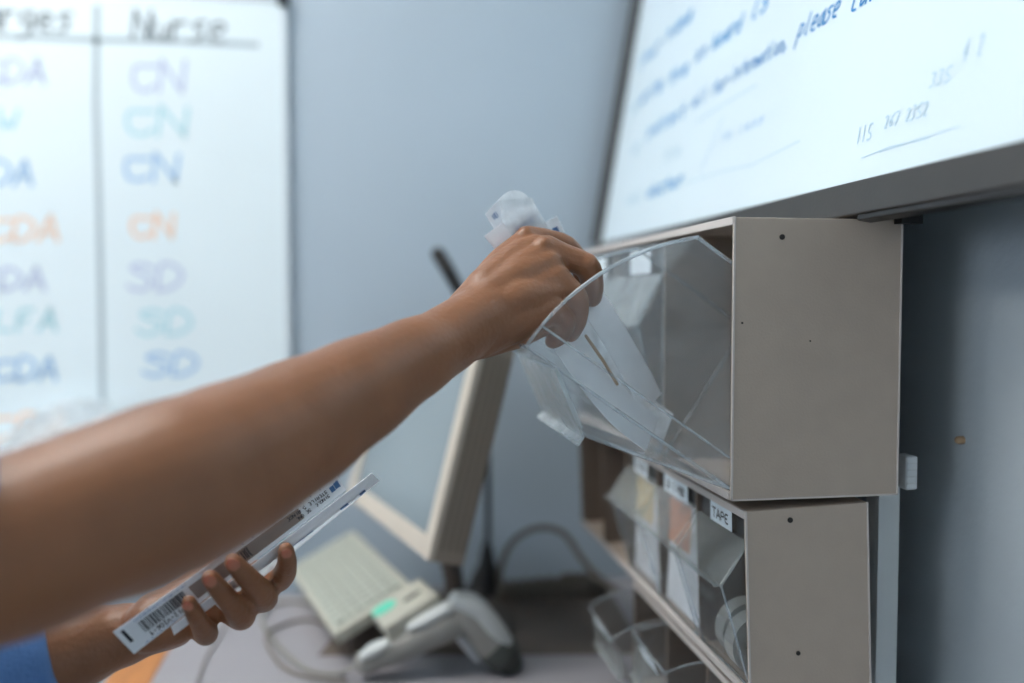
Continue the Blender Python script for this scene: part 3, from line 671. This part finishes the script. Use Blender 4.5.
# ------------------------------------------------------------------ coiled cord near the wall
pts = []
for k in range(260):
    t = k / 259; a = t * 2 * PI * 3.2; rx = .080 - .008 * t; cx = P(553, 607, 1.29)
    c = Vector((cx.x + rx * math.cos(a), 1.29 + .026 * math.sin(a) , ZD + .009 + .006 * (a / (2 * PI))))
    b = t * 2 * PI * 80
    pts.append(c + Vector((math.cos(b) * .0035 * math.cos(a), math.cos(b) * .0035 * math.sin(a), math.sin(b) * .0035)))
bm = T(pts, .0042, 6, 1)
pa = [P(502, 600, 1.30), P(500, 572, 1.30), P(512, 543, 1.30), P(537, 528, 1.30), P(563, 533, 1.29), P(580, 556, 1.27), P(598, 577, 1.25), P(620, 592, 1.22)]
pa[-1].z = ZD + .03; tube(bm, pa, .0048, 10, 6)
tag(link('coiled_cord', bm, 'cable', smooth=True), 'grey-brown coiled cord with a raised loop on the desk by the wall', 'cord')

# ------------------------------------------------------------------ barcode scanner
def D_(x, y, h): return PZ(x, y, DZ + h)
sc = thing('barcode_scanner', 'grey handheld barcode scanner lying bent on the desk in front of the keyboard', 'scanner', D_(440, 655, 0))
yS = D_(375, 679, .0).y
h0, h1, h2, h3 = P(366, 662, yS), P(388, 652, yS), P(415, 640, yS), P(442, 626, yS)
link('handle', T([h0, h1, h2, h3, P(462, 618, yS)], [.0135, .0155, .017, .020, .018], 20, 6, squash=((0, 1, 0), 1.1), power=.8), 'scanm', sc, smooth=True)
link('head', T([P(459, 606, yS), P(472, 617, yS), P(486, 635, yS), P(496, 648, yS)], [.016, .0195, .0205, .021], 24, 5, squash=((0, 1, 0), 1.2), power=.7), 'scanm', sc, smooth=True)
link('head_cover', T([P(457, 600, yS - .004), P(474, 606, yS - .004), P(490, 624, yS - .004), P(502, 640, yS - .004)], [.010, .0125, .013, .012], 20, 5, squash=((0, 1, 0), 1.6), power=.7), 'scan', sc, smooth=True)
link('scan_nose', T([P(494, 645, yS), P(503, 654, yS), P(509, 661, yS)], [.0215, .022, .016], 24, 5, squash=((0, 1, 0), 1.2), power=.7), 'scand', sc, smooth=True)
link('grip_cover', T([P(410, 627, yS - .006), P(426, 619, yS - .006), P(448, 607, yS - .006)], [.005, .007, .007], 16, 5, squash=((0, 1, 0), 1.9)), 'scan', sc, smooth=True)
link('end_cover', T([P(364, 655, yS - .006), P(374, 649, yS - .006), P(387, 643, yS - .006)], [.005, .007, .0055], 16, 5, squash=((0, 1, 0), 1.9)), 'scan', sc, smooth=True)
link('trigger', T([P(458, 636, yS), P(466, 645, yS), P(477, 660, yS)], [.005, .005, .003], 12, 4), 'white', sc, smooth=True)
zc = Vector((0, 0, .003))
bm = T([h0, P(352, 668, yS), D_(335, 676, 0) + zc, D_(308, 672, 0) + zc, D_(285, 655, 0) + zc, D_(268, 635, 0) + zc, D_(262, 618, 0) + zc, D_(275, 606, 0) + zc, D_(300, 604, 0) + zc, D_(330, 612, 0) + zc], .0028, 10, 6)
link('cord', bm, 'cablel', sc, smooth=True)
bm = T([D_(345, 683, 0) + zc, D_(310, 680, 0) + zc, D_(282, 668, 0) + zc, D_(266, 645, 0) + zc * 3, D_(280, 628, 0) + zc, D_(312, 622, 0) + zc, D_(345, 640, 0) + zc], .0022, 10, 6)
tag(link('loose_cable', bm, 'cable', smooth=True), 'thin loose cable looped on the desk left of the scanner', 'cable')

# ================================================================== THE PERSON
pe = thing('person', 'person in blue scrubs reaching into the tipped bin while holding packets in the other hand', 'person', (-.50, .60, 0))
def ch(bm, joints, seg=18, n=5, **k):       # joints: px, py, Y, radius in px
    tube(bm, [P(j[0], j[1], j[2]) for j in joints], [rr(j[3], j[2]) for j in joints], seg, n, **k)
bb = bmesh.new()
HY = .045   # how far the hand sits behind the bin's near wall
# --- right arm (reaching)
ch(bb, [(-150, 555, .47, 96), (-60, 556, .475, 92), (20, 544, .485, 87), (100, 512, .50, 83), (170, 487, .52, 84), (225, 463, .545, 77), (290, 429, .575, 66), (350, 395, .605, 54), (405, 363, .635, 42), (440, 344, .66, 35), (466, 327, .675, 33), (490, 315, .69, 34)], 28, 6)
ch(bb, [(60, 540, .505, 70), (130, 520, .51, 72), (190, 500, .53, 62)], 24, 5)         # elbow bulk
# --- right hand
q0 = (472, 322, .685)
ch(bb, [(468, 316, .69, 26), (498, 272, .715, 19), (527, 240, .735, 13)]);             # index metacarpal
ch(bb, [(470, 320, .685, 26), (510, 280, .70, 20), (546, 252, .715, 15.5)])             # middle
ch(bb, [(470, 328, .68, 28), (515, 302, .69, 22), (556, 280, .70, 16)])               # ring
ch(bb, [(470, 334, .68, 28), (512, 322, .685, 22), (549, 309, .69, 16.5)])              # little
ch(bb, [(485, 290, .697, 22), (515, 261, .715, 18), (537, 248, .721, 14)]); ch(bb, [(480, 308, .687, 25), (515, 281, .698, 22), (549, 265, .705, 15)]); ch(bb, [(480, 322, .683, 25), (515, 302, .686, 23), (551, 293, .694, 15.5)])
ch(bb, [(476, 318, .69, 33), (510, 296, .703, 34), (537, 274, .712, 24)])             # palm bulk
ch(bb, [(478, 336, .69, 24), (510, 331, .70, 20), (540, 322, .70, 16)])             # heel of the hand
ch(bb, [(527, 238, .735, 12.5), (548, 240, .742, 11), (568, 248, .745, 11.5), (581, 268, .75, 10), (583, 290, .752, 8.5)])
ch(bb, [(546, 250, .715, 15.5), (566, 257, .713, 13), (587, 267, .713, 13.5), (592, 284, .718, 12), (592, 297, .722, 10.5)])
ch(bb, [(556, 279, .70, 16), (566, 288, .698, 13.5), (576, 299, .70, 13), (577, 318, .708, 11), (571, 333, .714, 9.5)])
ch(bb, [(549, 308, .69, 15), (558, 314, .69, 12), (565, 322, .695, 11), (562, 334, .702, 9.5), (553, 341, .708, 8.5)])
ball(bb, P(544, 246, .709), (rr(10, .71),) * 3); ball(bb, P(558, 276, .698), (rr(10, .70),) * 3); ball(bb, P(526, 235, .731), (rr(9.5, .73),) * 3); ball(bb, P(588, 264, .709), (rr(11, .71),) * 3)
ch(bb, [(480, 312, .715, 22), (508, 292, .745, 16), (536, 282, .765, 13), (558, 290, .768, 11), (574, 304, .762, 9)])  # thumb
# --- left arm and hand (holding packets)
YH = .675
ch(bb, [(-150, 740, .66, 56), (-60, 705, .665, 52), (20, 668, .68, 47), (80, 647, .695, 38), (120, 636, .702, 30), (150, 628, .706, 25), (172, 622, .706, 25)], 24, 6)
ch(bb, [(150, 628, .69, 24), (175, 622, .70, 23), (197, 617, .708, 15)])
ch(bb, [(150, 625, .692, 25), (185, 612, .705, 23), (222, 603, .712, 16)])
ch(bb, [(155, 618, .695, 24), (200, 600, .708, 21), (245, 589, .714, 15.5)])
ch(bb, [(155, 615, .70, 22), (205, 592, .71, 19), (260, 573, .716, 13.5)])
ch(bb, [(197, 617, .708, 14), (204, 630, .697, 12.5), (206, 633, .684, 11.5), (197, 618, .663, 9), (189, 602, .652, 7.2)])
ch(bb, [(222, 603, .712, 15), (238, 614, .70, 14), (241, 615, .682, 13.2), (225, 596, .661, 10.4), (210, 578, .652, 8.6)])
ch(bb, [(245, 589, .714, 15), (261, 598, .702, 14), (263, 595, .684, 13.4), (247, 577, .663, 10.8), (233, 562, .655, 8.8)])
ch(bb, [(260, 573, .716, 13.5), (276, 580, .706, 12.5), (284, 574, .692, 11.5), (287, 562, .678, 9.8), (286, 550, .671, 8.0)])
ch(bb, [(165, 608, .71, 18), (195, 585, .728, 15), (222, 568, .735, 12), (248, 553, .735, 10)])
# --- trunk, neck, head, shoulders, legs (left of the frame)
sz = CAMZ + .02
tc = Vector((-.46, .60, 0))
tube(bb, [tc + Vector((.0, 0, .78)), tc + Vector((.0, 0, .90)), tc + Vector((.02, 0, 1.02)), tc + Vector((.02, 0, 1.14)), tc + Vector((0, 0, sz + .0)), tc + Vector((-.01, 0, sz + .05))], [.165, .155, .145, .165, .155, .08], 28, 5, squash=((1, 0, 0), .66))
tube(bb, [tc + Vector((-.01, 0, sz)), tc + Vector((0, 0, sz + .10)), tc + Vector((.01, 0, sz + .15))], [.062, .052, .052], 20, 4)
hc = tc + Vector((.03, 0, sz + .235)); ball(bb, hc, (.092, .074, .112)); ball(bb, hc + Vector((.03, 0, -.06)), (.058, .052, .055))
tube(bb, [hc + Vector((.085, 0, .02)), hc + Vector((.100, 0, -.020))], [.008, .011], 12, 3)       # nose
for s in (-1, 1):
    ball(bb, hc + Vector((-.005, s * .076, -.01)), (.018, .008, .030))
    ball(bb, hc + Vector((.080, s * .030, .016)), (.014, .018, .010))
ball(bb, hc + Vector((.082, 0, -.055)), (.014, .026, .009))
rs = tc + Vector((0.02, -.155, sz - .03)); ls = tc + Vector((0.02, .155, sz - .03))
ra = P(-100, 556, .475); la = P(-120, 728, .66)
tube(bb, [tc + Vector((0, -.06, sz - .02)), rs, (rs + ra) / 2 + Vector((0, 0, -.005)), ra], [.06, .062, .054, .048], 22, 5)
le = la
tube(bb, [tc + Vector((0, .06, sz - .02)), ls, Vector((-.40, .745, CAMZ - .18)), le + Vector((-.02, 0, -.01)), le], [.06, .056, .046, .040, .038], 22, 5)
for s in (-1, 1):
    tube(bb, [tc + Vector((0, s * .075, .82)), tc + Vector((.01, s * .08, .46)), tc + Vector((-.01, s * .085, .10)), tc + Vector((.0, s * .085, .07))], [.088, .058, .042, .042], 20, 5)
    tube(bb, [tc + Vector((-.02, s * .085, .055)), tc + Vector((.10, s * .09, .040)), tc + Vector((.14, s * .09, .035))], [.038, .034, .024], 16, 4)
bmesh.ops.recalc_face_normals(bb, faces=bb.faces)
me = bpy.data.meshes.new('body_raw'); bb.to_mesh(me); bb.free()
tmp = bpy.data.objects.new('body_raw', me); C.objects.link(tmp)
md_ = tmp.modifiers.new('r', 'REMESH'); md_.mode = 'VOXEL'; md_.voxel_size = .0019; md_.use_smooth_shade = True
s_ = tmp.modifiers.new('s', 'SMOOTH'); s_.factor = .5; s_.iterations = 5
dg = bpy.context.evaluated_depsgraph_get(); dg.update()
me2 = bpy.data.meshes.new_from_object(tmp.evaluated_get(dg)); bpy.data.objects.remove(tmp)
me2.name = 'body'; me2.materials.clear(); me2.materials.append(M['skin'])
for p in me2.polygons: p.use_smooth = True
body = bpy.data.objects.new('body', me2); C.objects.link(body); body.parent = pe; body.matrix_parent_inverse = Matrix.Translation(-pe.location)
print('body verts', len(me2.vertices))
# finger nails of the left hand
def nail(tip, dip, w, l, nrm):
    t = P(*tip); d = (t - P(*dip)).normalized(); n = Vector(nrm); n = (n - d * n.dot(d)).normalized(); s = d.cross(n)
    bm = bmesh.new(); R = Matrix((d, s, n)).transposed()
    ball(bm, t + n * w * .95 + d * w * .35, (l * .9, w * .68, w * .14), R, 16); link('fingernail', bm, 'nail', body, smooth=True)
nn_ = (-.1, -1, .35)
nail((189, 602, .652), (197, 618, .663), rr(7.2, .66), rr(8, .66), nn_); nail((210, 578, .652), (225, 596, .661), rr(8.6, .66), rr(9.5, .66), nn_)
nail((233, 562, .655), (247, 577, .663), rr(8.8, .66), rr(9.5, .66), nn_); nail((286, 550, .671), (287, 562, .678), rr(8.0, .66), rr(8, .66), (.1, -1, .4))
# clothes
bm = bmesh.new()
tube(bm, [tc + Vector((0, 0, .74)), tc + Vector((.0, 0, .90)), tc + Vector((.022, 0, 1.03)), tc + Vector((.022, 0, 1.14)), tc + Vector((0, 0, sz - .005)), tc + Vector((-.01, 0, sz + .045))], [.185, .175, .165, .182, .17, .095], 36, 6, squash=((1, 0, 0), .70), round_end=False)
tube(bm, [tc + Vector((0, -.08, sz - .02)), rs, (rs + ra) / 2 + Vector((0, 0, -.004)), ra, P(-40, 553, .478), P(-14, 551, .482)], [.072, .074, .066, .061, rr(104, .478), rr(101, .482)], 28, 5, round_end=False)
tube(bm, [tc + Vector((0, .08, sz - .02)), ls, Vector((-.40, .745, CAMZ - .18)), le + Vector((-.03, 0, -.012)), P(-60, 700, .665), P(14, 676, .68), P(58, 660, .688)], [.07, .068, .06, .058, .054, .052, .049], 28, 5, round_end=False)
me = bpy.data.meshes.new('s'); bmesh.ops.recalc_face_normals(bm, faces=bm.faces); bm.to_mesh(me); bm.free(); me.materials.append(M['scrub'])
tmp = bpy.data.objects.new('s', me); C.objects.link(tmp); md_ = tmp.modifiers.new('r', 'REMESH'); md_.mode = 'VOXEL'; md_.voxel_size = .005; md_.use_smooth_shade = True
s_ = tmp.modifiers.new('s', 'SMOOTH'); s_.factor = .5; s_.iterations = 2
tx = bpy.data.textures.new('folds', 'CLOUDS'); tx.noise_scale = .09
dm = tmp.modifiers.new('d', 'DISPLACE'); dm.texture = tx; dm.strength = .012; dm.texture_coords = 'GLOBAL'; dm.mid_level = .45
dg = bpy.context.evaluated_depsgraph_get(); dg.update(); me2 = bpy.data.meshes.new_from_object(tmp.evaluated_get(dg)); bpy.data.objects.remove(tmp)
me2.materials.clear(); me2.materials.append(M['scrub'])
for p in me2.polygons: p.use_smooth = True
top = bpy.data.objects.new('scrub_top', me2); C.objects.link(top); top.parent = pe; top.matrix_parent_inverse = Matrix.Translation(-pe.location)
bm = bmesh.new()
tube(bm, [tc + Vector((0, 0, .72)), tc + Vector((0, 0, .86))], [.178, .17], 32, 4, squash=((1, 0, 0), .72), round_end=False)
for s in (-1, 1): tube(bm, [tc + Vector((0, s * .078, .84)), tc + Vector((.01, s * .085, .46)), tc + Vector((-.01, s * .09, .09))], [.10, .078, .068], 28, 5, round_end=False)
link('trousers', bm, 'scrub', pe, smooth=True)
for s in (-1, 1):
    link('shoe', T([tc + Vector((-.03, s * .085, .045)), tc + Vector((.06, s * .088, .046)), tc + Vector((.15, s * .09, .038))], [.045, .044, .034], 20, 4, squash=((0, 0, 1), .95)), 'shoe', pe, smooth=True)
bm = bmesh.new(); ball(bm, hc + Vector((-.022, 0, .028)), (.092, .082, .105)); ball(bm, hc + Vector((-.11, 0, .02)), (.045, .045, .045))
link('hair', bm, 'hair', pe, smooth=True)

# ------------------------------------------------------------------ packets held by the lower hand
def quad_packet(name, label, corners, m, th_=.0016, prints=(), group=None, toward=None, bow=0.0):
    """flat packet from four world corners; prints in (u,v) of the packet, u along the long side"""
    a, b, c, d = [Vector(p) for p in corners]     # a->b long top edge, d->c long bottom edge
    n = (b - a).cross(d - a).normalized(); n = n if n.y < 0 else -n
    t = thing(name, label, 'packet', a, group)
    f = lambda u, v, h=0: (a * (1 - u) + b * u) * (1 - v) + (d * (1 - u) + c * u) * v + n * (h + bow * math.sin(PI * u))
    bm = bmesh.new(); NU, NV = 14, 6; top_, bot = [], []
    for i in range(NU + 1):
        r1, r2 = [], []
        for j in range(NV + 1):
            u, v = i / NU, j / NV; pf = th_ * min(1, 4 * v * (1 - v)) * min(1, 12 * u * (1 - u))
            r1.append(bm.verts.new(f(u, v, .0003 + pf))); r2.append(bm.verts.new(f(u, v, -.0003)))
        top_.append(r1); bot.append(r2)
    for i in range(NU):
        for j in range(NV):
            bm.faces.new([top_[i][j], top_[i][j + 1], top_[i + 1][j + 1], top_[i + 1][j]]); bm.faces.new([bot[i][j], bot[i + 1][j], bot[i + 1][j + 1], bot[i][j + 1]])
    for j in range(NV):
        for i in (0, NU): bm.faces.new([top_[i][j], bot[i][j], bot[i][j + 1], top_[i][j + 1]])
    for i in range(NU):
        for j in (0, NV): bm.faces.new([top_[i][j], top_[i + 1][j], bot[i + 1][j], bot[i][j]])
    link('wrapper', bm, m, t)
    def H(u, v, e=.0003):
        pf = th_ * min(1, 4 * v * (1 - v)) * min(1, 12 * u * (1 - u)); return f(u, v, .0003 + pf + e)
    def patch(nm, u0, u1, v0, v1, mm):
        bm = bmesh.new(); K_ = 8; vsx = [[bm.verts.new(H(u0 + (u1 - u0) * i / K_, v0 + (v1 - v0) * j / 4)) for j in range(5)] for i in range(K_ + 1)]
        for i in range(K_):
            for j in range(4): bm.faces.new([vsx[i][j], vsx[i][j + 1], vsx[i + 1][j + 1], vsx[i + 1][j]])
        link(nm, bm, mm, t)
    def patches(nm, lst, mm):
        bm = bmesh.new()
        for u0, u1, v0, v1 in lst:
            q = [[bm.verts.new(H(u0 + (u1 - u0) * i / 2, v0 + (v1 - v0) * j / 2, .0005)) for j in range(3)] for i in range(3)]
            for i in range(2):
                for j in range(2): bm.faces.new([q[i][j], q[i][j + 1], q[i + 1][j + 1], q[i + 1][j]])
        link(nm, bm, mm, t)
    def text(s, u0, u1, v0, v1, mm='ink', pen=.12, flip=False):
        W = u1 - u0; Hh = v1 - v0; bm = bmesh.new()
        for st in strokes(s, 1, 1, 0, 0):
            for p, q in zip(st, st[1:]):
                def mp(z): return (u0 + W * z.x, v1 - Hh * z.y) if not flip else (u1 - W * z.x, v0 + Hh * z.y)
                (ua, va), (ub, vb) = mp(p), mp(q); A_, B_ = H(ua, va, .0006), H(ub, vb, .0006); dd = (B_ - A_)
                if dd.length < 1e-7: continue
                sd = dd.cross(n).normalized() * (pen * Hh * (a - d).length / 2)
                vv = [bm.verts.new(z) for z in (A_ - sd, B_ - sd, B_ + sd, A_ + sd)]; bm.faces.new(vv)
        link('print', bm, mm, t)
    return t, patch, patches, text
Ya, Yb = .655, .690
t, patch, patches, text = quad_packet('syringe_packet', 'long paper packet with a barcode end, held in the lower hand',
    [P(113, 632, Ya), P(337, 475, Yb), P(346, 490, Yb + .004), P(134, 654, Ya + .004)], 'paper', .0012)
patches('print', [(.020, .033, .12, .62)], 'ink')
bars = []; u = .085; random.seed(3)
while u < .275:
    w = random.choice((.0022, .0022, .004, .006)); bars.append((u, u + w, .20, .62)); u += w + random.choice((.002, .003, .0045))
patches('barcode', bars, 'ink')
text('0ZPIZ-VZ06-9'.replace('Z', '2'), .09, .27, .68, .86, 'ink', .16, flip=True)
text('IIIEIHIIEIHITIIIEIIHIIIEIHII', .08, .30, .06, .13, 'inkblue', .2); text('HIIEIITIHIIIEIIHII', .06, .2, .90, .96, 'inkblue', .2)
patch('clear_window', .30, .80, .22, .80, 'window')
text('STERILE SYRINGE', .74, .93, .30, .46, 'ink', .16, flip=True); text('SINGLE USE ONLY', .76, .93, .56, .72, 'ink', .16, flip=True)
text('ILIILIIFE', .48, .56, .28, .70, 'ink', .1); patches('blue_mark', [(.945, .965, .30, .62)], 'inkblue'); text('HITE', .97, .99, .25, .6, 'inkblue', .15)
patches('graduations', [(.55 + .045 * k, .554 + .045 * k, .06, .14) for k in range(9)], 'inkblue')
t, patch, patches, text = quad_packet('syringe_packet', 'narrow edge-on packet with a crimped end, just under the barcode packet',
    [P(171, 627, Ya + .006), P(372, 473, Yb + .004), P(379, 481, Yb + .018), P(174, 635, Ya + .014)], 'paper', .0016)
patches('blue_mark', [(.80, .84, .62, .95), (.90, .93, .62, .95), (.55, .66, .80, .95)], 'inkblue')
t, patch, patches, text = quad_packet('syringe_packet', 'clear-backed packet behind the two others in the lower hand',
    [P(215, 604, Ya + .020), P(366, 478, Yb + .012), P(371, 488, Yb + .022), P(222, 611, Ya + .03)], 'film', .0016)

# packets held between thumb and fingers of the reaching hand
def pk(label, cs, m, **k): return quad_packet('wrapped_packet', label, [P(*c) for c in cs], m, .0012, group='packets pinched in the reaching hand', **k)
t, patch, patches, text = pk('rounded translucent packet end standing highest above the reaching hand', [(500, 200, .742), (532, 198, .742), (566, 262, .752), (506, 262, .75)], 'film')
t, patch, patches, text = pk('square white packet corner sticking out left above the reaching hand', [(485, 214, .752), (503, 195, .752), (548, 262, .76), (518, 270, .76)], 'paper')
text('IHEI', .18, .42, .08, .16, 'inkblue', .1)
t, patch, patches, text = pk('printed white packet corner lowest left above the reaching hand', [(484, 236, .738), (503, 222, .738), (528, 258, .742), (510, 268, .742)], 'paper')
t, patch, patches, text = pk('printed white packet in the middle above the reaching hand', [(500, 228, .745), (536, 206, .745), (566, 258, .755), (528, 270, .755)], 'paper')
patches('blue_mark', [(.30 + .18 * k, .40 + .18 * k, .12, .20) for k in range(3)], 'inkblue'); text('HIEI', .2, .5, .28, .36, 'inkblue', .1)
t, patch, patches, text = pk('white packet corner with a blue mark at the right of the reaching hand', [(541, 224, .760), (557, 216, .760), (572, 248, .765), (552, 256, .765)], 'paper')
patches('blue_mark', [(.45, .75, .25, .45)], 'inkblue')
# rounded top tab of the translucent packet
bm = bmesh.new(); c = P(515, 206, .7425); r = rr(16.5, .742); ring = [c + Vector((r * math.cos(a), 0, r * .95 * math.sin(a))) for a in [PI * k / 12 for k in range(13)]]
slab(bm, ring, Vector((0, .0008, 0)))
bm2 = bag_bm
for o in C.objects:
    if o.get('label', '').startswith('rounded translucent packet'): link('rounded_tab', bm, 'film', o)
tag(link('plastic_bag', bag_bm, 'film', smooth=True), 'crumpled translucent plastic bag at the foot of the left whiteboard, behind the upper arm', 'plastic bag')

# ------------------------------------------------------------------ world
w = bpy.data.worlds.new('world'); bpy.context.scene.world = w; w.use_nodes = True
w.node_tree.nodes['Background'].inputs[0].default_value = (.78, .88, 1, 1); w.node_tree.nodes['Background'].inputs[1].default_value = 5.0
vs.exposure = 0.38
cy = bpy.context.scene.cycles
cy.max_bounces = 10; cy.transparent_max_bounces = 32; cy.diffuse_bounces = 5
